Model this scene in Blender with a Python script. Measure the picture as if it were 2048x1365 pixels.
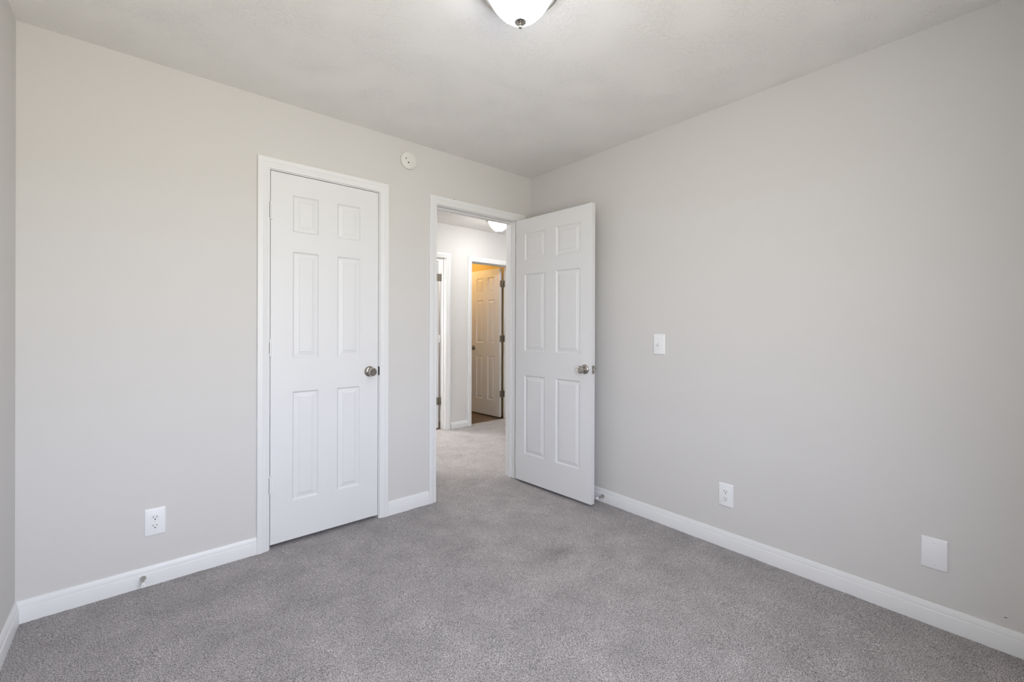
import bpy, bmesh, math, random
import numpy as np
from mathutils import Vector, Matrix
random.seed(7)
for o in list(bpy.data.objects):
    bpy.data.objects.remove(o, do_unlink=True)
S = bpy.context.scene
COL = S.collection

# ------------------------------------------------------------------ camera, world, lights, exposure
H = 2.44                                     # ceiling height
YAW, PITCH, ROLL = 0.7080, -0.0011, 0.0032
F = Vector((math.sin(YAW)*math.cos(PITCH), math.cos(YAW)*math.cos(PITCH), math.sin(PITCH)))
R = Vector((math.cos(YAW), -math.sin(YAW), 0))
U = R.cross(F)
R2 = R*math.cos(ROLL)+U*math.sin(ROLL)
U2 = -R*math.sin(ROLL)+U*math.cos(ROLL)
cd = bpy.data.cameras.new('camera')
cam = bpy.data.objects.new('camera', cd); COL.objects.link(cam)
cam.matrix_world = Matrix(((R2.x, U2.x, -F.x, -2.4644), (R2.y, U2.y, -F.y, -2.6462), (R2.z, U2.z, -F.z, 1.1997), (0, 0, 0, 1)))
cd.sensor_width = 36.0; cd.sensor_fit = 'HORIZONTAL'
cd.lens = 874.3/2048*36.0
cd.shift_y = -(682.5-659.16)/2048
cd.clip_start = 0.02; cd.clip_end = 100
S.camera = cam
S.view_settings.view_transform = 'Standard'; S.view_settings.look = 'None'
S.view_settings.gamma = 1.0; S.view_settings.use_curve_mapping = False
S.view_settings.exposure = 0.0

LAMP_ROOM = 52.0         # emission strength of the bedroom glass shade
LAMP_HALL = 98.0
SKY = 12.9
BATH, SIDE = 11, 110               # power of the unseen bathroom and side room lights

W = bpy.data.worlds.new('world'); S.world = W; W.use_nodes = True
bg = W.node_tree.nodes['Background']
SKY_UP, SKY_LOW = (0.94, 1.0, 1.16), (0.80, 0.77, 0.66)
_N, _L = W.node_tree.nodes, W.node_tree.links
_tc = _N.new('ShaderNodeTexCoord'); _sx = _N.new('ShaderNodeSeparateXYZ'); _L.new(_tc.outputs['Generated'], _sx.inputs[0])
_cr = _N.new('ShaderNodeValToRGB'); _cr.color_ramp.elements[0].position = .0; _cr.color_ramp.elements[1].position = .05
_cr.color_ramp.elements[0].color = (*SKY_LOW, 1); _cr.color_ramp.elements[1].color = (*SKY_UP, 1)
_L.new(_sx.outputs['Z'], _cr.inputs[0]); _L.new(_cr.outputs[0], bg.inputs[0]); bg.inputs[1].default_value = SKY

WIN = (-2.60, -1.40, 0.60, 2.08)             # the bedroom window in the wall behind the camera
def area(name, loc, rot, sx, sy, power, col, portal=False):
    l = bpy.data.lights.new(name, 'AREA'); l.shape = 'RECTANGLE'; l.size = sx; l.size_y = sy
    l.energy = power; l.color = col
    if portal: l.cycles.is_portal = True
    o = bpy.data.objects.new(name, l); COL.objects.link(o); o.location = loc; o.rotation_euler = rot
    return o
def point(name, loc, power, col, r=.08):
    l = bpy.data.lights.new(name, 'POINT'); l.energy = power; l.color = col; l.shadow_soft_size = r
    o = bpy.data.objects.new(name, l); COL.objects.link(o); o.location = loc
    return o
YB = -2.95                                   # inner face of the wall behind the camera
area('window_portal', ((WIN[0]+WIN[1])/2, YB-.14, (WIN[2]+WIN[3])/2), (math.radians(90), 0, 0), WIN[1]-WIN[0], WIN[3]-WIN[2], 1, (1, 1, 1), True)

# ------------------------------------------------------------------ materials
def lin(c):
    return tuple((v/12.92 if v <= .04045 else ((v+.055)/1.055)**2.4) for v in (x/255 for x in c))
def newmat(name):
    m = bpy.data.materials.new(name); m.use_nodes = True
    return m, m.node_tree, m.node_tree.nodes, m.node_tree.links, m.node_tree.nodes['Principled BSDF']
def paint(name, col, rough=.6, bump=.02, scale=300, spec=.3, dist=.001, tint=0.0):
    m, nt, N, L, b = newmat(name)
    b.inputs['Base Color'].default_value = (*col, 1)
    b.inputs['Roughness'].default_value = rough
    b.inputs['Specular IOR Level'].default_value = spec
    tc = N.new('ShaderNodeTexCoord'); no = N.new('ShaderNodeTexNoise')
    no.inputs['Scale'].default_value = scale; no.inputs['Detail'].default_value = 3
    L.new(tc.outputs['Object'], no.inputs['Vector'])
    bp = N.new('ShaderNodeBump'); bp.inputs['Strength'].default_value = bump; bp.inputs['Distance'].default_value = dist
    L.new(no.outputs['Fac'], bp.inputs['Height']); L.new(bp.outputs['Normal'], b.inputs['Normal'])
    if tint:
        n2 = N.new('ShaderNodeTexNoise'); n2.inputs['Scale'].default_value = 2.5
        L.new(tc.outputs['Object'], n2.inputs['Vector'])
        mx = N.new('ShaderNodeMixRGB'); mx.inputs[1].default_value = (*col, 1)
        mx.inputs[2].default_value = (*[c*(1-tint) for c in col], 1)
        L.new(n2.outputs['Fac'], mx.inputs[0]); L.new(mx.outputs[0], b.inputs['Base Color'])
    return m
def metal(name, col, rough=.25, aniso=0):
    m, nt, N, L, b = newmat(name)
    b.inputs['Base Color'].default_value = (*col, 1); b.inputs['Metallic'].default_value = 1
    b.inputs['Roughness'].default_value = rough
    if aniso:
        b.inputs['Anisotropic'].default_value = aniso
        tg = N.new('ShaderNodeTangent'); tg.direction_type = 'RADIAL'; tg.axis = 'Z'
        L.new(tg.outputs[0], b.inputs['Tangent'])
    return m
M = {}
M['wall'] = paint('greige_wall_paint', (.668, .652, .632), .75, .10, 260, .25, .001, .02)
M['trim'] = paint('white_trim_paint', (.785, .785, .785), .35, .03, 90, .45)
M['door'] = paint('white_door_paint', (.755, .755, .76), .45, .10, 60, .45, .0005)
M['plastic'] = paint('white_plastic', (.84, .84, .85), .3, .0, 60, .5)
M['cream'] = paint('off_white_plastic', (.76, .75, .72), .45, .0, 60, .4)
M['ochre'] = paint('bath_wall_glow_tint', (.70, .54, .26), .7, .05, 200, .2)  # orange glow of the bathroom light put into the wall colour
M['dark'] = paint('dark_recess', (.02, .02, .02), .6, 0, 60, .2)
M['nickel'] = metal('satin_nickel', (.42, .395, .36), .19, .5)
M['steel'] = metal('brushed_steel', (.62, .61, .60), .35)
M['bronze'] = metal('dull_nickel', (.30, .27, .23), .42)
M['rubber'] = paint('white_rubber', (.85, .85, .86), .5, 0, 60, .3)
M['blackgap'] = paint('blackened_metal', (.05, .048, .045), .5, 0, 60, .4)

def ceiling_mat():
    m, nt, N, L, b = newmat('brushed_ceiling_texture')
    b.inputs['Base Color'].default_value = (.85, .835, .81, 1); b.inputs['Roughness'].default_value = .6
    b.inputs['Specular IOR Level'].default_value = .3
    tc = N.new('ShaderNodeTexCoord')
    # stomped plaster: patches, each with its own brush direction
    vo = N.new('ShaderNodeTexVoronoi'); vo.inputs['Scale'].default_value = 9.0
    nz = N.new('ShaderNodeTexNoise'); nz.inputs['Scale'].default_value = 7; nz.inputs['Detail'].default_value = 2
    vm = N.new('ShaderNodeVectorMath'); vm.operation = 'SCALE'; vm.inputs['Scale'].default_value = .06
    L.new(tc.outputs['Object'], nz.inputs['Vector']); L.new(nz.outputs['Color'], vm.inputs[0])
    va = N.new('ShaderNodeVectorMath'); va.operation = 'ADD'
    L.new(tc.outputs['Object'], va.inputs[0]); L.new(vm.outputs[0], va.inputs[1]); L.new(va.outputs[0], vo.inputs['Vector'])
    sub = N.new('ShaderNodeVectorMath'); sub.operation = 'SUBTRACT'
    L.new(va.outputs[0], sub.inputs[0]); L.new(vo.outputs['Position'], sub.inputs[1])
    rot = N.new('ShaderNodeVectorRotate'); rot.rotation_type = 'Z_AXIS'
    ml = N.new('ShaderNodeMath'); ml.operation = 'MULTIPLY'; ml.inputs[1].default_value = 6.283
    sp = N.new('ShaderNodeSeparateColor'); L.new(vo.outputs['Color'], sp.inputs[0])
    L.new(sp.outputs[0], ml.inputs[0]); L.new(ml.outputs[0], rot.inputs['Angle']); L.new(sub.outputs[0], rot.inputs['Vector'])
    mp = N.new('ShaderNodeMapping'); mp.inputs['Scale'].default_value = (230, 62, 1)
    L.new(rot.outputs[0], mp.inputs['Vector'])
    ns = N.new('ShaderNodeTexNoise'); ns.inputs['Scale'].default_value = 1; ns.inputs['Detail'].default_value = 3
    L.new(mp.outputs[0], ns.inputs['Vector'])
    cr = N.new('ShaderNodeValToRGB'); cr.color_ramp.elements[0].position = .50; cr.color_ramp.elements[1].position = .66
    L.new(ns.outputs['Fac'], cr.inputs[0])
    # where the stomp marks stand out and where they fade
    n3 = N.new('ShaderNodeTexNoise'); n3.inputs['Scale'].default_value = 4.5; n3.inputs['Detail'].default_value = 3
    L.new(tc.outputs['Object'], n3.inputs['Vector'])
    c3 = N.new('ShaderNodeValToRGB'); c3.color_ramp.elements[0].position = .38; c3.color_ramp.elements[1].position = .62
    c3.color_ramp.elements[0].color = (.12, .12, .12, 1)
    L.new(n3.outputs['Fac'], c3.inputs[0])
    mu = N.new('ShaderNodeMath'); mu.operation = 'MULTIPLY'; L.new(cr.outputs[0], mu.inputs[0]); L.new(c3.outputs[0], mu.inputs[1])
    bp = N.new('ShaderNodeBump'); bp.inputs['Strength'].default_value = .6; bp.inputs['Distance'].default_value = .0032
    L.new(mu.outputs[0], bp.inputs['Height'])
    L.new(bp.outputs['Normal'], b.inputs['Normal'])
    return m
M['ceiling'] = ceiling_mat()

def carpet_mat():
    m, nt, N, L, b = newmat('grey_cut_pile_carpet')
    b.inputs['Roughness'].default_value = 1.0; b.inputs['Specular IOR Level'].default_value = .05
    b.inputs['Sheen Weight'].default_value = .25; b.inputs['Sheen Roughness'].default_value = .6
    tc = N.new('ShaderNodeTexCoord')
    n1 = N.new('ShaderNodeTexNoise'); n1.inputs['Scale'].default_value = 310; n1.inputs['Detail'].default_value = 1.5; n1.inputs['Distortion'].default_value = .8
    L.new(tc.outputs['Object'], n1.inputs['Vector'])
    r1 = N.new('ShaderNodeValToRGB'); e = r1.color_ramp.elements
    e[0].position = .32; e[0].color = (.050, .045, .046, 1)
    e[1].position = .72; e[1].color = (.74, .69, .68, 1)
    k = r1.color_ramp.elements.new(.50); k.color = (.318, .294, .290, 1)
    L.new(n1.outputs['Fac'], r1.inputs[0])
    # trodden and brushed patches of the pile
    n2 = N.new('ShaderNodeTexNoise'); n2.inputs['Scale'].default_value = 5.5; n2.inputs['Detail'].default_value = 6; n2.inputs['Roughness'].default_value = .62
    L.new(tc.outputs['Object'], n2.inputs['Vector'])
    r2 = N.new('ShaderNodeValToRGB'); e = r2.color_ramp.elements
    e[0].position = .32; e[0].color = (.82, .82, .82, 1); e[1].position = .68; e[1].color = (1.13, 1.13, 1.13, 1)
    L.new(n2.outputs['Fac'], r2.inputs[0])
    mx = N.new('ShaderNodeMixRGB'); mx.blend_type = 'MULTIPLY'; mx.inputs[0].default_value = 1
    L.new(r1.outputs[0], mx.inputs[1]); L.new(r2.outputs[0], mx.inputs[2])
    # the small darker spot of pile in the middle of the floor
    def spot(x, y, rx, ry, dark, src):
        mp = N.new('ShaderNodeMapping'); mp.vector_type = 'POINT'
        mp.inputs['Location'].default_value = (-x/rx, -y/ry, 0); mp.inputs['Scale'].default_value = (1/rx, 1/ry, 0)
        L.new(tc.outputs['Object'], mp.inputs['Vector'])
        g = N.new('ShaderNodeTexGradient'); g.gradient_type = 'SPHERICAL'; L.new(mp.outputs[0], g.inputs[0])
        q = N.new('ShaderNodeMixRGB'); q.blend_type = 'MULTIPLY'; q.inputs[2].default_value = (*dark, 1)
        L.new(g.outputs['Fac'], q.inputs[0]); L.new(src, q.inputs[1])
        return q.outputs[0]
    out = spot(-.745, -1.03, .17, .07, (.66, .64, .62), mx.outputs[0])
    L.new(out, b.inputs['Base Color'])
    ad = N.new('ShaderNodeMath'); ad.operation = 'MULTIPLY'; ad.inputs[1].default_value = 1.0
    L.new(n1.outputs['Fac'], ad.inputs[0])
    bp = N.new('ShaderNodeBump'); bp.inputs['Strength'].default_value = .9; bp.inputs['Distance'].default_value = .004
    L.new(ad.outputs[0], bp.inputs['Height']); L.new(bp.outputs['Normal'], b.inputs['Normal'])
    return m
M['carpet'] = carpet_mat()

def wood_mat():
    m, nt, N, L, b = newmat('brown_plank_floor')
    b.inputs['Roughness'].default_value = .4
    tc = N.new('ShaderNodeTexCoord'); mp = N.new('ShaderNodeMapping'); mp.inputs['Scale'].default_value = (3, 40, 1)
    L.new(tc.outputs['Object'], mp.inputs['Vector'])
    n = N.new('ShaderNodeTexNoise'); n.inputs['Scale'].default_value = 1.5; n.inputs['Detail'].default_value = 6
    L.new(mp.outputs[0], n.inputs['Vector'])
    r = N.new('ShaderNodeValToRGB'); r.color_ramp.elements[0].color = (.07, .045, .028, 1); r.color_ramp.elements[1].color = (.24, .16, .10, 1)
    L.new(n.outputs['Fac'], r.inputs[0])
    br = N.new('ShaderNodeTexBrick'); br.inputs['Scale'].default_value = 1; br.inputs['Brick Width'].default_value = 1.2
    br.inputs['Row Height'].default_value = .15; br.inputs['Mortar Size'].default_value = .002
    br.inputs['Color1'].default_value = (1, 1, 1, 1); br.inputs['Color2'].default_value = (.8, .8, .8, 1); br.inputs['Mortar'].default_value = (.3, .3, .3, 1)
    L.new(tc.outputs['Object'], br.inputs['Vector'])
    mx = N.new('ShaderNodeMixRGB'); mx.blend_type = 'MULTIPLY'; mx.inputs[0].default_value = 1
    L.new(r.outputs[0], mx.inputs[1]); L.new(br.outputs[0], mx.inputs[2]); L.new(mx.outputs[0], b.inputs['Base Color'])
    return m
M['wood'] = wood_mat()
def glow(name, col, s):
    m, nt, N, L, b = newmat(name)
    b.inputs['Base Color'].default_value = (.9, .9, .9, 1); b.inputs['Roughness'].default_value = .15
    b.inputs['Emission Color'].default_value = (*col, 1)
    # the bulbs sit low in the bowl: it glows strongest at the bottom, faintest at its metal rim
    tc = N.new('ShaderNodeTexCoord'); sx = N.new('ShaderNodeSeparateXYZ'); L.new(tc.outputs['Object'], sx.inputs[0])
    mr = N.new('ShaderNodeMapRange'); mr.interpolation_type = 'SMOOTHSTEP'
    mr.inputs['From Min'].default_value = -.045; mr.inputs['From Max'].default_value = -.140
    mr.inputs['To Min'].default_value = s*.04; mr.inputs['To Max'].default_value = s
    L.new(sx.outputs['Z'], mr.inputs['Value']); L.new(mr.outputs[0], b.inputs['Emission Strength'])
    return m
M['shade_room'] = glow('lit_frosted_glass', (.93, 1.0, 1.17), LAMP_ROOM)
M['shade_hall'] = glow('lit_frosted_glass_hall', (1.0, 1.0, 1.0), LAMP_HALL)
M['shade_fill_west'] = glow('added_fill_glass_west', (1.0, 1.0, 1.0), LAMP_HALL*5)  # shade of the added fill light, stronger than the visible hall lamp
def pane_mat():
    m, nt, N, L, b = newmat('window_glass'); out = N['Material Output']
    t = N.new('ShaderNodeBsdfTransparent'); g = N.new('ShaderNodeBsdfGlossy'); g.inputs['Roughness'].default_value = .02
    mx = N.new('ShaderNodeMixShader'); mx.inputs[0].default_value = .06
    L.new(t.outputs[0], mx.inputs[1]); L.new(g.outputs[0], mx.inputs[2]); L.new(mx.outputs[0], out.inputs[0])
    return m
M['pane'] = pane_mat()

# ------------------------------------------------------------------ mesh helpers
class MB:
    def __init__(s): s.v = []; s.f = []
    def add(s, vs, fs, mat=None):
        k = len(s.v)
        s.v += [tuple(mat @ Vector(p)) if mat else tuple(p) for p in vs]
        s.f += [tuple(i+k for i in f) for f in fs]
        return s
    def box(s, x0, x1, y0, y1, z0, z1, mat=None, bev=0):
        if bev:
            bm = bmesh.new(); bmesh.ops.create_cube(bm, size=1)
            for q in bm.verts:
                q.co = Vector(((x0+x1)/2+q.co.x*(x1-x0), (y0+y1)/2+q.co.y*(y1-y0), (z0+z1)/2+q.co.z*(z1-z0)))
            bmesh.ops.bevel(bm, geom=list(bm.edges), offset=bev, segments=2, profile=.5, affect='EDGES')
            bm.verts.index_update()
            vs = [q.co[:] for q in bm.verts]; fs = [[q.index for q in f.verts] for f in bm.faces]; bm.free()
            return s.add(vs, fs, mat)
        vs = [(x, y, z) for x in (x0, x1) for y in (y0, y1) for z in (z0, z1)]
        fs = [(0, 1, 3, 2), (4, 6, 7, 5), (0, 4, 5, 1), (2, 3, 7, 6), (0, 2, 6, 4), (1, 5, 7, 3)]
        return s.add(vs, fs, mat)
    def lathe(s, prof, n=48, mat=None):
        vs = []; fs = []; m = len(prof)
        for i in range(n):
            a = 2*math.pi*i/n; c, d = math.cos(a), math.sin(a)
            vs += [(r*c, r*d, z) for r, z in prof]
        for i in range(n):
            j = (i+1) % n
            for k in range(m-1):
                fs.append((i*m+k, j*m+k, j*m+k+1, i*m+k+1))
        if prof[0][0] > 1e-6: fs.append(tuple(i*m for i in range(n))[::-1])
        if prof[-1][0] > 1e-6: fs.append(tuple(i*m+m-1 for i in range(n)))
        return s.add(vs, fs, mat)
    def sweep(s, prof, path, mat=None):
        """prof: closed list of (a,b); path: list of (origin, dirA, dirB)"""
        n = len(prof); vs = []; fs = []
        for o, A, B in path:
            for a, b in prof: vs.append(tuple(Vector(o)+Vector(A)*a+Vector(B)*b))
        for i in range(len(path)-1):
            for k in range(n):
                l = (k+1) % n
                fs.append((i*n+k, i*n+l, (i+1)*n+l, (i+1)*n+k))
        fs.append(tuple(range(n))[::-1]); fs.append(tuple((len(path)-1)*n+k for k in range(n)))
        return s.add(vs, fs, mat)
    def build(s, name, mat, parent=None, smooth=0, weld=True, loc=None, mats=None):
        me = bpy.data.meshes.new(name); bm = bmesh.new()
        off = Vector(loc) if loc else Vector((0, 0, 0))
        vv = [bm.verts.new(Vector(p)-off) for p in s.v]
        for f in s.f:
            try: bm.faces.new([vv[i] for i in f])
            except ValueError: pass
        if weld: bmesh.ops.remove_doubles(bm, verts=bm.verts, dist=1e-6)
        bmesh.ops.recalc_face_normals(bm, faces=bm.faces)
        bm.to_mesh(me); bm.free()
        me.materials.append(mat)
        if smooth:
            me.shade_smooth(); me.set_sharp_from_angle(angle=math.radians(smooth))
        o = bpy.data.objects.new(name, me); COL.objects.link(o)
        if loc: o.location = off
        if parent: o.parent = parent
        return o
def tag(o, label=None, cat=None, group=None, kind=None):
    if label: o['label'] = label
    if cat: o['category'] = cat
    if group: o['group'] = group
    if kind: o['kind'] = kind
    return o
def empty(name, loc=(0, 0, 0), rot=(0, 0, 0)):
    o = bpy.data.objects.new(name, None); COL.objects.link(o); o.location = loc; o.rotation_euler = rot
    o.empty_display_size = .05
    return o
def dup(root, loc, rot, label):
    r = root.copy(); COL.objects.link(r); r.location = loc; r.rotation_euler = rot; r['label'] = label
    for ch in list(root.children):
        c = ch.copy(); COL.objects.link(c); c.parent = r
        for g in list(ch.children):
            d = g.copy(); COL.objects.link(d); d.parent = c
    return r

# ------------------------------------------------------------------ room shell
XL, T = -2.84, .115
XW, XE = -3.0, 3.0
YH = 1.80                      # hall far wall
def struct(mb, name, mat, label, cat, **k):
    return tag(mb.build(name, mat, **k), label, cat, kind='structure')

# carpet: a fine displaced sheet so its edge meets the baseboards unevenly
def carpet_sheet():
    nx, ny = 420, 700
    x0, x1, y0, y1 = XL, 2.2, YB, 1.86
    xs = np.linspace(x0, x1, nx); ys = np.linspace(y0, y1, ny)
    rng = np.random.default_rng(3)
    def smooth(n, m, amp):
        g = rng.standard_normal((n, m))
        gi = np.linspace(0, n-1.001, nx); gj = np.linspace(0, m-1.001, ny)
        i0 = gi.astype(int); j0 = gj.astype(int); fi = (gi-i0)[:, None]; fj = (gj-j0)[None, :]
        fi = fi*fi*(3-2*fi); fj = fj*fj*(3-2*fj)
        a = g[i0][:, j0]; b = g[i0+1][:, j0]; c = g[i0][:, j0+1]; d = g[i0+1][:, j0+1]
        return amp*((a*(1-fi)+b*fi)*(1-fj)+(c*(1-fi)+d*fi)*fj)
    z = smooth(60, 60, .0007)+smooth(240, 240, .0003)
    z -= z.mean()
    z *= np.clip((1.70-ys)/.25, 0, 1)[None, :]          # lies flat towards the threshold strip
    vv = np.zeros((nx*ny, 3)); X, Y = np.meshgrid(xs, ys, indexing='ij')
    vv[:, 0] = X.ravel(); vv[:, 1] = Y.ravel(); vv[:, 2] = z.ravel()
    I, J = np.meshgrid(np.arange(nx-1), np.arange(ny-1), indexing='ij')
    a = (I*ny+J).ravel(); q = np.stack([a, a+ny, a+ny+1, a+1], 1)
    me = bpy.data.meshes.new('floor')
    me.vertices.add(len(vv)); me.vertices.foreach_set('co', vv.ravel())
    me.loops.add(q.size); me.loops.foreach_set('vertex_index', q.ravel().astype(np.int32))
    me.polygons.add(len(q)); me.polygons.foreach_set('loop_start', np.arange(0, q.size, 4, dtype=np.int32))
    me.update(calc_edges=True); me.shade_smooth()
    me.materials.append(M['carpet'])
    o = bpy.data.objects.new('floor', me); COL.objects.link(o)
    return tag(o, 'grey cut pile carpet covering the bedroom and hallway floor', 'floor', kind='structure')
carpet_sheet()
struct(MB().box(XW, XE, YB-T, 5.1, -.12, -.02), 'floor_base', M['wood'], 'brown subfloor under the carpet and planks', 'floor')
struct(MB().box(.5, 1.37, 1.86, 5.0, -.02, -.006), 'floor_bathroom', M['wood'], 'brown wood plank floor beyond the hallway door on the right', 'floor')
struct(MB().box(-1.0, .5, 1.86, 4.0, -.02, -.003), 'floor_side_room', M['wood'], 'floor of the bright side room beyond the hallway', 'floor')
struct(MB().box(XW, XE, YB-T, 5.1, H, H+.1), 'ceiling', M['ceiling'], 'off-white ceiling with brushed plaster texture', 'ceiling')

def wall_open(mb, x0, x1, y0, y1, opens):
    """wall along x with door openings (xa, xb, ztop)"""
    x = x0
    for a, b, zt in sorted(opens):
        mb.box(x, a, y0, y1, -.02, H); mb.box(a, b, y0, y1, zt, H); x = b
    mb.box(x, x1, y0, y1, -.02, H)
    return mb
JT = .018
CL = (-1.922, -1.309)          # clear opening of the closet
EN = (-.889, -.166)            # clear opening of the bedroom doorway
ZT = 2.058                     # underside of head jambs
HL = (-.42, .303)              # hall side room
HB = (.684, 1.290)             # hall bathroom
ZH = 2.032
def wo(o, z): return (o[0]-JT, o[1]+JT, z+JT)
struct(wall_open(MB(), XW, XE, 0, T, [wo(CL, ZT), wo(EN, ZT)]), 'wall_north', M['wall'], 'light greige wall with the closet door and the open doorway', 'wall')
struct(MB().box(0, T, YB-T, 0, -.02, H), 'wall_east', M['wall'], 'light greige wall on the right with switch and outlet', 'wall')
struct(MB().box(XW, XL, YB-T, 0, -.02, H), 'wall_west', M['wall'], 'light greige wall at the far left edge', 'wall')
ws = MB()
ws.box(XL, WIN[0], YB-T, YB, -.02, H).box(WIN[1], 0, YB-T, YB, -.02, H)
ws.box(WIN[0], WIN[1], YB-T, YB, -.02, WIN[2]).box(WIN[0], WIN[1], YB-T, YB, WIN[3], H)
struct(ws, 'wall_south', M['wall'], 'light greige wall with the window, behind the viewer', 'wall')
struct(wall_open(MB(), XW, XE, YH, YH+T, [wo(HL, ZH), wo(HB, ZH)]), 'wall_hall_north', M['wall'], 'pale hallway wall with two doorways seen through the open door', 'wall')
struct(MB().box(-1.1, -1.0, T, .9, -.02, H).box(XW, XL, .9, YH, -.02, H), 'wall_hall_west', M['wall'], 'pale wall at the west end of the hallway', 'wall')
struct(MB().box(2.2, 2.3, T, YH, -.02, H), 'wall_hall_east', M['wall'], 'pale wall at the east end of the hallway', 'wall')
struct(MB().box(XW, XL, T, .9, -.02, H).box(XL, -1.1, .8, .9, -.02, H), 'wall_closet', M['wall'], 'plain walls inside the closed closet', 'wall')
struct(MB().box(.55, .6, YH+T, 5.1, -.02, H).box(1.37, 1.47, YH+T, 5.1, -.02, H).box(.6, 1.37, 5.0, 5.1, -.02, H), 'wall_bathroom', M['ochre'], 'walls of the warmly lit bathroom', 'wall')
struct(MB().box(-1.1, -1.0, YH+T, 4.1, -.02, H).box(-1.0, .5, 4.0, 4.1, -.02, H).box(.5, .55, YH+T, 4.1, -.02, H), 'wall_side_room', M['wall'], 'walls of the bright side room off the hallway', 'wall')

# baseboards: (distance from wall, height)
BP = [(0, -.01), (.0135, -.01), (.0135, .058), (.0125, .0605), (.0105, .062), (.0100, .068), (.0085, .076), (.0060, .0825), (.0045, .0875), (0, .0885)]
def base_run(p0, p1, nrm, name, label):
    """p0->p1 along the wall face; nrm points into the room"""
    mb = MB(); n = Vector((*nrm, 0))
    mb.sweep(BP, [((*p0, 0), n, (0, 0, 1)), ((*p1, 0), n, (0, 0, 1))])
    return struct(mb, name, M['trim'], label, 'baseboard', smooth=25)
CW = .057; RV = .005           # casing width, reveal
b = MB()
for a, c in [(XL, CL[0]-RV-CW), (CL[1]+RV+CW, EN[0]-RV-CW), (EN[1]+.034+RV+CW, 0)]:
    b.sweep(BP, [((a, 0, 0), (0, -1, 0), (0, 0, 1)), ((c, 0, 0), (0, -1, 0), (0, 0, 1))])
struct(b, 'baseboard_north', M['trim'], 'white baseboard along the wall with the doors', 'baseboard', smooth=25)
base_run((0, 0), (0, YB), (-1, 0), 'baseboard_east', 'white baseboard along the right wall')
base_run((XL, YB), (XL, 0), (1, 0), 'baseboard_west', 'white baseboard at the far left edge')
base_run((XL, YB), (0, YB), (0, 1), 'baseboard_south', 'white baseboard under the window')
b = MB()
for a, c in [(XL, HL[0]-RV-CW), (HL[1]+RV+CW+.012, HB[0]-RV-CW), (HB[1]+RV+CW, 2.2)]:
    b.sweep([(x, z*.85) for x, z in BP], [((a, YH, 0), (0, -1, 0), (0, 0, 1)), ((c, YH, 0), (0, -1, 0), (0, 0, 1))])
struct(b, 'baseboard_hall', M['trim'], 'white baseboard between the two hallway doorways', 'baseboard', smooth=25)

# ------------------------------------------------------------------ door casings (jamb, stop, colonial casing)
CP = [(0, 0), (0, .0085), (.002, .0105), (.009, .0112), (.011, .0095), (.014, .0100), (.020, .0128), (.029, .0145), (.031, .0165), (.046, .0172), (.0535, .0172), (.0565, .0155), (CW, .013), (CW, 0)]
def frame_path(mb, o, y, zt, sgn, rx=0, cw=1.0, thick=1.0):
    """mitred casing around opening o, on the face y, sticking out along sgn*y"""
    a = o[0]-RV; c = o[1]+RV+rx; z = zt+RV; n = Vector((0, sgn, 0))
    pr = [(p*cw, q*thick) for p, q in CP]
    mb.sweep(pr, [((a, y, -.01), (-1, 0, 0), n), ((a, y, z), (-1, 0, 1), n), ((c, y, z), (1, 0, 1), n), ((c, y, -.01), (1, 0, 0), n)])
def doorframe(idx, o, zt, y0, y1, stop, faces, label, rx=0):
    root = empty('trim_%d' % idx, (o[0], y0, 0)); tag(root, label, 'door frame', kind='structure')
    L0 = Vector((o[0], y0, 0))
    def bl(mb, name, m, **k):
        q = mb.build(name, m, **k); q.parent = root; q.location = -L0
        return q
    j = MB(); e = .0005
    j.box(o[0]-JT, o[0], y0-e, y1+e, -.01, zt).box(o[1], o[1]+JT+rx, y0-e, y1+e, -.01, zt).box(o[0]-JT, o[1]+JT+rx, y0-e, y1+e, zt, zt+JT)
    bl(j, 'jamb', M['trim'])
    s = MB(); s0, s1 = stop
    s.box(o[0], o[0]+.011, s0, s1, -.01, zt-.011, bev=.002).box(o[1]-.011, o[1], s0, s1, -.01, zt-.011, bev=.002).box(o[0], o[1], s0, s1, zt-.011, zt, bev=.002)
    bl(s, 'door_stop_strip', M['trim'])
    for y, sg in faces:
        c = MB(); frame_path(c, o, y, zt, sg, rx)
        bl(c, 'casing', M['trim'], smooth=25)
    return root, bl
t1, bl1 = doorframe(1, CL, ZT, 0, T, (.042, .075), [(0, -1)], 'white moulded frame around the closed closet door')
t2, bl2 = doorframe(2, EN, ZT, 0, T, (.042, .078), [(0, -1), (T, 1)], 'white moulded frame around the open bedroom doorway', rx=.034)
t3, bl3 = doorframe(3, HL, ZH, YH, YH+T, (YH+.035, YH+.07), [(YH, -1)], 'white frame of the left hallway doorway, partly hidden')
t4, bl4 = doorframe(4, HB, ZH, YH, YH+T, (YH+.035, YH+.07), [(YH, -1)], 'white frame of the warmly lit bathroom doorway down the hall')
# strike plate with curved lip on the closet jamb
m = MB(); m.box(CL[1]-.0008, CL[1]+.0025, -.002, .03, .903, .961)
bl1(m, 'strike_plate', M['blackgap'])
m = MB(); m.add([(CL[1]+.0005, -.0015, .905), (CL[1]+.0005, -.0015, .959), (CL[1]+.006, -.006, .910), (CL[1]+.006, -.006, .954), (CL[1]+.010, -.0075, .922), (CL[1]+.010, -.0075, .942)], [(0, 2, 3, 1), (2, 4, 5, 3)])
m.add([(CL[1]+.0005, -.0005, .905), (CL[1]+.0005, -.0005, .959), (CL[1]+.007, -.005, .910), (CL[1]+.007, -.005, .954), (CL[1]+.0105, -.0060, .922), (CL[1]+.0105, -.0060, .942)], [(1, 3, 2, 0), (3, 5, 4, 2)])
q = bl1(m, 'strike_lip', M['blackgap'], weld=False)
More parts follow.
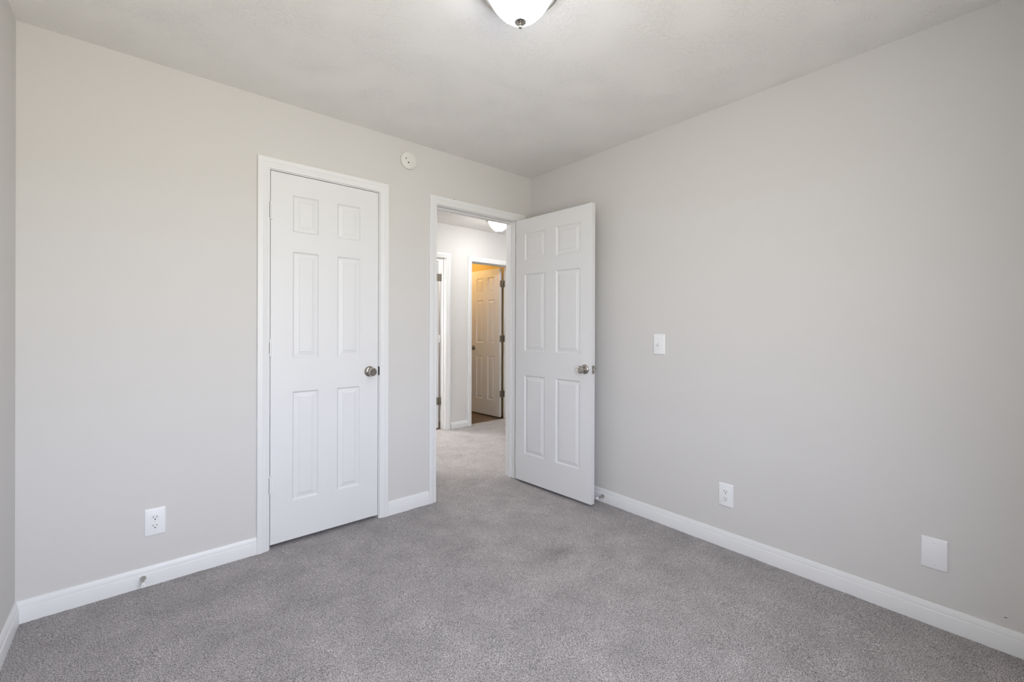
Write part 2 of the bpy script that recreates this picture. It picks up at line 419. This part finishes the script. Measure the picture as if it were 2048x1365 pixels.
# chipped paint on top of the doorway casing
m = MB(); m.lathe([(0, .001), (.0022, .0006), (.0032, -.0008), (0, -.001)], 9, Matrix.Translation((-.757, -.0165, ZT+RV+CW-.001)) @ Matrix.Rotation(math.radians(90), 4, 'X') @ Matrix.Scale(1.5, 4, (1, 0, 0)))
bl2(m, 'paint_chip', M['blackgap'])

# ------------------------------------------------------------------ six-panel doors
def slab(w, h, th, panels):
    """local: x 0..w along the door from the hinge edge, y 0 (front) .. th (back), z 0..h. Both faces panelled"""
    mb = MB()
    xs = sorted({0, w} | {p[0] for p in panels} | {p[1] for p in panels})
    zs = sorted({0, h} | {p[2] for p in panels} | {p[3] for p in panels})
    rings = [(0, 0), (.004, .0045), (.008, .0088), (.012, .0092), (.0335, .0042), (.0355, .0020)]
    for y, s in ((0, 1), (th, -1)):
        for i in range(len(xs)-1):
            for k in range(len(zs)-1):
                a, b_, c, d = xs[i], xs[i+1], zs[k], zs[k+1]
                if any(p[0] <= a+1e-6 and p[1] >= b_-1e-6 and p[2] <= c+1e-6 and p[3] >= d-1e-6 for p in panels): continue
                mb.add([(a, y, c), (b_, y, c), (b_, y, d), (a, y, d)], [(0, 1, 2, 3)])
        for p in panels:
            vs = []
            for o, dp in rings:
                vs += [(p[0]+o, y+s*dp, p[2]+o), (p[1]-o, y+s*dp, p[2]+o), (p[1]-o, y+s*dp, p[3]-o), (p[0]+o, y+s*dp, p[3]-o)]
            fs = []
            for r in range(len(rings)-1):
                for e in range(4):
                    g = (e+1) % 4; fs.append((r*4+e, r*4+g, r*4+4+g, r*4+4+e))
            r = (len(rings)-1)*4; fs.append((r, r+1, r+2, r+3))
            mb.add(vs, fs)
    # rim
    for i in range(len(zs)-1):
        for x in (0, w): mb.add([(x, 0, zs[i]), (x, th, zs[i]), (x, th, zs[i+1]), (x, 0, zs[i+1])], [(0, 1, 2, 3)])
    for i in range(len(xs)-1):
        for z in (0, h): mb.add([(xs[i], 0, z), (xs[i], th, z), (xs[i+1], th, z), (xs[i+1], 0, z)], [(0, 1, 2, 3)])
    return mb
def six(x0, x1, x2, x3, dz=0):
    return [(a, b_, c+dz, d+dz) for a, b_ in ((x0, x1), (x2, x3)) for c, d in ((.215, .823), (1.010, 1.605), (1.714, 1.920))]
RX = Matrix.Rotation(math.radians(90), 4, 'X')
def knob(root, x, y, z, sgn, mat, key=False):
    """round knob on the face y, pointing along sgn*y"""
    mt = Matrix.Translation((x, y, z)) @ Matrix.Rotation(math.radians(90 if sgn < 0 else -90), 4, 'X')
    ros = MB().lathe([(0, 0), (.0325, 0), (.0330, .0015), (.0318, .004), (.0265, .0095), (.0175, .0125), (.0165, .0155), (0, .0155)], 64)
    o = ros.build('rosette', mat, root, smooth=30); o.matrix_local = mt
    kn = MB().lathe([(0, .013), (.0115, .013), (.0110, .022), (.0125, .029), (.0190, .034), (.0245, .040), (.0262, .047), (.0258, .053), (.0235, .058), (.0195, .0605), (.0185, .0595), (.010, .0590), (.0095, .0600), (.003, .0600), (0, .0596)], 64)
    k_ = kn.build('knob', mat, root, smooth=30); k_.matrix_local = mt
    tb = MB().box(-.0045, .0045, -.0012, .0012, .0595, .0625).build('turn_button', mat, k_)
    return k_
def hinge(root, x, y, z, mat, ang=0, leaf=.03, hh=.089, one=False):
    """knuckle with two leaves, axis z; leaf directions along local x (door) and -x (jamb)"""
    m = MB()
    m.lathe([(0, -hh/2-.003), (.003, -hh/2-.003), (.0058, -hh/2), (.0058, hh/2), (.003, hh/2+.003), (0, hh/2+.003)], 16)
    for s in (0,) if one else (0, 1):
        mm = Matrix.Rotation(ang if s == 0 else math.pi, 4, 'Z')
        m.box(.003, leaf, -.0012, .0012, -hh/2, hh/2, mm, bev=.0006)
    o = m.build('hinge', mat, root, smooth=30); o.location = (x, y, z)
    return o

# --- closet door (closed)
D1 = empty('door_1', (CL[0]+.003, .001, .022)); tag(D1, 'closed white six-panel closet door with round nickel knob', 'door', kind='structure')
WC = CL[1]-CL[0]-.006
slab(WC, 2.032, .035, six(.111, .249, .355, .493)).build('door_slab', M['door'], D1)
knob(D1, WC-.055, 0, .910, -1, M['nickel'])
for z, mm in ((.326, 'steel'), (1.071, 'trim'), (1.816, 'steel')):
    h_ = MB()
    h_.lathe([(0, -.049), (.004, -.049), (.0062, -.046), (.0062, .046), (.004, .049), (0, .049)], 16)
    h_.box(0, .012, -.001, .0045, -.0445, .0445)
    o = h_.build('hinge', M['trim'] if mm == 'trim' else M['trim'], D1, smooth=30); o.location = (-.001, -.0055, z)
    g_ = MB().box(-.0066, -.0050, -.0045, .0045, -.042 if mm != 'trim' else -.03, .042 if mm != 'trim' else .03)
    g = g_.build('hinge_gap', M['blackgap'], o)
# --- bedroom door (open against the right wall)
WD = .730
AD = math.atan2(-.730, .041)
# slab local +x runs from hinge to free edge; local +y must point to the wall (+x world)
D2 = empty('door_2', (-.1925, -.038, .018), (0, 0, AD)); tag(D2, 'white six-panel bedroom door standing open near the right wall', 'door', kind='structure')
slab(WD, 2.032, .035, six(.097, .308, .414, .632)).build('door_slab', M['door'], D2)
knob(D2, WD-.056, 0, .908, -1, M['nickel'])
knob(D2, WD-.056, .035, .908, 1, M['nickel'])
lp = MB(); lp.box(WD-.001, WD+.0012, .0055, .0295, .908-.0285, .908+.0285, bev=.0005)
o = lp.build('latch_plate', M['bronze'], D2)
MB().box(WD+.001, WD+.011, .011, .024, .900, .917, bev=.003).build('latch_bolt', M['steel'], o)
for dz in (-.021, .021):
    MB().lathe([(0, 0), (.0035, 0), (.0025, .0012), (0, .0012)], 16, Matrix.Translation((WD+.001, .0175, .908+dz)) @ Matrix.Rotation(math.radians(90), 4, 'Y')).build('screw', M['steel'], o)
for z in (.326, 1.071, 1.816):
    m = MB(); m.lathe([(0, -.047), (.0058, -.0445), (.0058, .0445), (0, .047)], 16, Matrix.Translation((-.022, .026, z)))
    m.box(-.020, -.0006, .0245, .0270, z-.0445, z+.0445)
    m.build('hinge', M['steel'], D2, smooth=30)
# --- hallway bathroom door (open inwards)
D3 = empty('door_3', (1.228, YH+T+.010, .012), (0, 0, math.atan2(.60, -.034))); tag(D3, 'white six-panel door standing open inside the warm bathroom doorway', 'door', kind='structure')
WB = .600
pan3 = six(.105, .245, .350, .490)
m = slab(WB, 2.005, .035, [(a, b_, c*.987, d*.987) for a, b_, c, d in pan3])
m.v = [(x, -y, z) for x, y, z in m.v]
m.build('door_slab', M['door'], D3)
knob(D3, WB-.056, 0, .915, 1, M['bronze'])
for z in (.31, 1.055, 1.795):
    m = MB(); m.box(-.0016, .0, -.033, -.004, z-.0445, z+.0445, bev=.0004)
    m.lathe([(0, -.047), (.0058, -.0445), (.0058, .0445), (0, .047)], 16, Matrix.Translation((-.006, -.048, z)))
    m.box(-.0070, -.0052, -.060, -.034, z-.0445, z+.0445)
    m.box(-.040, -.006, -.0612, -.0598, z-.0445, z+.0445, bev=.0005)
    m.build('hinge', M['bronze'], D3, smooth=30)
# --- side room door (open inwards)
D4 = empty('door_4', (.273, YH+T-.012, .012), (0, 0, math.atan2(.70, -.03))); tag(D4, 'white door edge open inside the left hallway doorway', 'door', kind='structure')
m = slab(.70, 2.005, .035, [(a, b_, c*.987, d*.987) for a, b_, c, d in six(.105, .290, .410, .595)])
m.v = [(x, y, z) for x, y, z in m.v]
m.build('door_slab', M['door'], D4)
for z in (.32, 1.065, 1.80):
    m = MB(); m.lathe([(0, -.047), (.006, -.0445), (.006, .0445), (0, .047)], 16, Matrix.Translation((-.012, -.010, z)))
    m.box(-.0015, .0, .0, .033, z-.0445, z+.0445)
    m.box(-.014, .018, -.0018, .0, z-.0445, z+.0445, bev=.0005)
    m.box(-.0128, -.0112, -.036, -.010, z-.0445, z+.0445)
    m.build('hinge', M['trim' if 1 < z < 1.2 else 'bronze'], D4, smooth=30)

# ------------------------------------------------------------------ window behind the viewer
w = empty('window_1', (WIN[0], YB, WIN[2])); tag(w, 'white sash window letting in daylight behind the viewer', 'window', kind='structure')
def wl(mb, name, m, parent=w, **k):
    o = mb.build(name, m, **k); o.parent = parent; o.location = (-WIN[0], -YB, -WIN[2]); return o
fr = MB(); a, c, z0, z1 = WIN; y0 = YB-T-.0; y1 = YB-.04
fr.box(a, a+.045, y0, y1, z0, z1).box(c-.045, c, y0, y1, z0, z1).box(a, c, y0, y1, z0, z0+.045).box(a, c, y0, y1, z1-.045, z1).box(a, c, y0+.02, y1-.01, (z0+z1)/2-.02, (z0+z1)/2+.02)
wl(fr, 'window_frame', M['trim'])
for q0, q1 in ((z0+.045, (z0+z1)/2-.02), ((z0+z1)/2+.02, z1-.045)):
    wl(MB().box(a+.045, c-.045, y0+.035, y0+.039, q0, q1), 'window_pane', M['pane'])
wl(MB().box(a-.03, c+.03, YB-.04, YB+.03, z0-.02, z0, bev=.004), 'window_sill', M['trim'])
cs = MB(); cs.box(a-.057, a, YB, YB+.014, z0, z1+.057, bev=.003).box(c, c+.057, YB, YB+.014, z0, z1+.057, bev=.003).box(a, c, YB, YB+.014, z1, z1+.057, bev=.003)
wl(cs, 'window_casing', M['trim'])

# ------------------------------------------------------------------ ceiling lights
def ceiling_light(loc, shade, label, ball=True):
    r = empty('ceiling_light', loc); tag(r, label, 'ceiling light', 'flush ceiling lights')
    pan = [(0, 0), (.1440, 0), (.1475, -.003), (.1490, -.009), (.1495, -.019), (.1480, -.0235), (.1450, -.0250), (.1425, -.0252), (.1435, -.0285), (.1420, -.0325), (.1385, -.0340), (.1355, -.0343), (.1362, -.0375), (.1340, -.0410), (.1290, -.0425), (.1235, -.0390), (.123, -.028), (0, -.026)]
    MB().lathe(pan, 96).build('ceiling_pan', M['panmetal'], r, smooth=35)
    # deep bell of frosted glass
    bb = .110
    hs = [bb*((i/32)**2) for i in range(33)]
    prof = [(.1225*math.sqrt(max(0, 1-(1-h_/bb)**1.2)), -.034-bb+h_) for h_ in hs][::-1]
    prof = [(.1215, -.029)]+prof
    MB().lathe(prof, 96).build('glass_shade', shade, r, smooth=60)
    z0 = -.145
    fin = [(0, .004), (.0175, .0035), (.0208, .0005), (.0212, -.0015), (.0195, -.0035), (.0120, -.0050), (.0062, -.0060), (.0048, -.0075), (.0042, -.0120), (.0050, -.0130), (.0062, -.0155), (.0066, -.0185), (.0058, -.0215), (.003, -.0240), (0, -.0245)]
    if not ball: fin = fin[:7]+[(0, -.0065)]
    MB().lathe([(a, z0+q) for a, q in fin], 48).build('finial', M['nickel'], r, smooth=40)
    return r
M['panmetal'] = metal('nickel_pan', (.50, .48, .44), .3)
ceiling_light((-1.430, -1.478, H), M['shade_room'], 'round glass ceiling light with nickel finial at the top of the room')
ceiling_light((.622, 1.190, H), M['shade_hall'], 'round glass ceiling light glowing in the hallway beyond the doorway', False)
ceiling_light((-1.5, 1.35, H), M['shade_fill_west'], 'added unseen ceiling light brightening the hallway from its west end')  # unseen fixture added as fill for the hall wall and carpet
ceiling_light((1.75, .95, H), M['shade_hall'], 'added unseen ceiling light brightening the hallway from its east end')  # another fixture added out of view to fill the hall
# lights of the rooms off the hall
point('bathroom_bulb', (.72, 2.8, 2.15), BATH, (1.0, .68, .30), .1)
point('side_room_fill', (-.2, 2.7, 2.1), SIDE, (1.0, .97, .92), .1)  # unseen light added in place of daylight in the side room

# ------------------------------------------------------------------ wall fittings. local frame: x right, z up, -y out of the wall
def plate(w_, h_, th, r=.004):
    mb = MB(); n = 6
    a, c = w_/2, h_/2
    for k, (ins, y) in enumerate([(0, 0), (0, -th*.35), (.0018, -th*.75), (.0055, -th)]): pass
    rings = [(0, 0), (0, -th*.3), (.0016, -th*.7), (.006, -th)]
    vs = []
    for ins, y in rings:
        A, C_, rr = a-ins, c-ins, max(r-ins*.3, .001)
        for cx_, cz_, a0 in ((A-rr, C_-rr, 0), (-A+rr, C_-rr, 90), (-A+rr, -C_+rr, 180), (A-rr, -C_+rr, 270)):
            for i in range(n):
                t = math.radians(a0+90*i/(n-1)); vs.append((cx_+rr*math.cos(t), y, cz_+rr*math.sin(t)))
    N_ = 4*n; fs = []
    for k in range(len(rings)-1):
        for i in range(N_):
            j = (i+1) % N_; fs.append((k*N_+i, k*N_+j, (k+1)*N_+j, (k+1)*N_+i))
    fs.append(tuple((len(rings)-1)*N_+i for i in range(N_))); fs.append(tuple(range(N_))[::-1])
    return mb.add(vs, fs)
def disc(r, y0, y1, x, z, n=20, sx=1):
    mb = MB()
    mb.lathe([(0, 0), (r, 0), (r*.85, (y0-y1)), (0, (y0-y1))], n, Matrix.Translation((x, y0, z)) @ Matrix.Scale(sx, 4, (1, 0, 0)) @ Matrix.Rotation(math.radians(90), 4, 'X'))
    return mb
def outlet(loc, rz, label):
    r = empty('electrical_outlet', loc, (0, 0, rz)); tag(r, label, 'outlet', 'duplex wall outlets')
    plate(.079, .127, .006).build('cover_plate', M['plastic'], r, smooth=35)
    for z in (.0195, -.0195):
        # receptacle face: circle cut flat at top and bottom
        vs = []; n = 40; R0 = .0172; fl = .0143
        ring = []
        for i in range(n):
            t = 2*math.pi*i/n; ring.append((R0*math.cos(t), max(-fl, min(fl, R0*math.sin(t)))))
        mb = MB()
        vs = [(x, -.0055, z+q) for x, q in ring]+[(x, -.0074, z+q) for x, q in ring]+[(x*.95, -.0080, z+q*.95) for x, q in ring]
        fs = [(i, (i+1) % n, n+(i+1) % n, n+i) for i in range(n)]+[(n+i, n+(i+1) % n, 2*n+(i+1) % n, 2*n+i) for i in range(n)]+[tuple(range(2*n, 3*n))]
        s_ = mb.add(vs, fs).build('socket', M['plastic'], r, smooth=30)
        sl = MB()
        sl.box(-.0075, -.0055, -.0083, -.0078, z-.0005, z+.0085).box(.0050, .0070, -.0083, -.0078, z+.0005, z+.0078)
        sl.lathe([(0, 0), (.0027, 0), (.0027, .0005), (0, .0005)], 16, Matrix.Translation((0, -.0078, z-.0068)) @ Matrix.Rotation(math.radians(90), 4, 'X'))
        sl.build('socket_slots', M['dark'], s_)
        rg = MB()   # thin shadow gap round the receptacle
        vs = [(x*1.02, -.0061, z+q*1.02) for x, q in ring]+[(x*1.10, -.0061, z+q*1.10) for x, q in ring]
    disc(.0032, -.0058, -.0072, 0, 0).build('screw', M['cream'], r, smooth=30)
    return r
outlet((-2.401, 0, .290), 0, 'white duplex outlet on the left wall above the small door stop')
outlet((0, -1.586, .288), math.radians(-90), 'white duplex outlet low on the right wall below the light switch')
r = empty('light_switch', (0, -1.176, 1.107), (0, 0, math.radians(-90))); tag(r, 'white toggle light switch on the right wall beside the open door', 'light switch')
plate(.079, .127, .006).build('cover_plate', M['plastic'], r, smooth=35)
MB().box(-.0055, .0055, -.0068, -.005, -.012, .012, bev=.0005).build('toggle_collar', M['cream'], r)
tg = MB().box(-.004, .004, -.017, 0, -.0055, .0055, Matrix.Translation((0, -.004, 0)) @ Matrix.Rotation(math.radians(24), 4, 'X'), bev=.0015).build('toggle', M['plastic'], r)
for z in (.030, -.030): disc(.0032, -.0058, -.0070, 0, z).build('screw', M['cream'], r, smooth=30)
r = empty('blank_wall_plate', (0, -2.415, .290), (0, 0, math.radians(-90))); tag(r, 'blank white square cover plate low at the right edge of the wall', 'wall plate')
plate(.116, .127, .0065).build('cover_plate', M['plastic'], r, smooth=35).scale = (.70, 1, 1)
for z in (.045, -.045):
    q = disc(.0034, -.0062, -.0075, 0, z).build('screw', M['plastic'], r, smooth=30)
    MB().box(-.0022, .0022, -.0077, -.0072, z-.0003, z+.0003).build('screw_slot', M['dark'], q)

# round detector high on the wall
r = empty('wall_detector', (-1.110, 0, 2.306)); tag(r, 'round white disc with two dark holes high between the doors', 'detector')
body = MB().lathe([(0, 0), (.0550, 0), (.0560, .003), (.0560, .015), (.0545, .019), (.050, .0215), (0, .0225)], 72, RX).build('housing', M['cream'], r, smooth=30)
for x, z, q in ((-.0235, .008, .0042), (-.006, -.0150, .0052)):
    disc(q, -.0205, -.0232, x, z).build('sensor_hole', M['dark'], body, smooth=30)

# door stops: flared base on the baseboard, white rubber tip
def door_stop(loc, rz, label):
    r = empty('door_stop', loc, (0, 0, rz)); tag(r, label, 'door stop', 'baseboard door stops')
    MB().lathe([(0, 0), (.0118, 0), (.0122, .002), (.0112, .006), (.0082, .014), (.0058, .024), (.0045, .034), (.0042, .056), (0, .056)], 40, RX).build('stop_post', M['nickel'], r, smooth=35)
    t_ = MB().lathe([(0, .054), (.0060, .054), (.0078, .058), (.0082, .070), (.0070, .075), (0, .0755)], 32, RX).build('rubber_tip', M['rubber'], r, smooth=35)
    disc(.0015, -.0754, -.0760, 0, 0).build('tip_hole', M['dark'], t_)
    return r
door_stop((-2.444, -.0135, .043), 0, 'small nickel door stop with white tip on the left baseboard')
door_stop((-.0135, -.759, .043), math.radians(-90), 'small nickel door stop with white tip behind the open door')
# nail hole in the right wall near its lower edge
m = MB().box(-.0006, .0004, -.004, .004, -.0010, .0010, Matrix.Translation((0, -2.608, .126)) @ Matrix.Rotation(math.radians(-8), 4, 'X'))
o = m.build('wall_nick', M['dark']); tag(o, 'tiny dark slot-shaped nick low on the right wall', 'wall mark')

# attic hatch in the hall ceiling
r = empty('attic_hatch', (-.3, 1.10, H)); tag(r, 'white trimmed attic hatch in the hallway ceiling', 'ceiling hatch')
MB().box(-.36, .36, -.27, .27, -.006, 0).build('hatch_panel', M['ceiling'], r)
fm = MB()
for bx in ((-.41, .41, .25, .315), (-.41, .41, -.315, -.25), (-.41, -.345, -.25, .25), (.345, .41, -.25, .25)):
    fm.box(*bx, -.012, 0)
fm.build('hatch_trim', M['trim'], r)
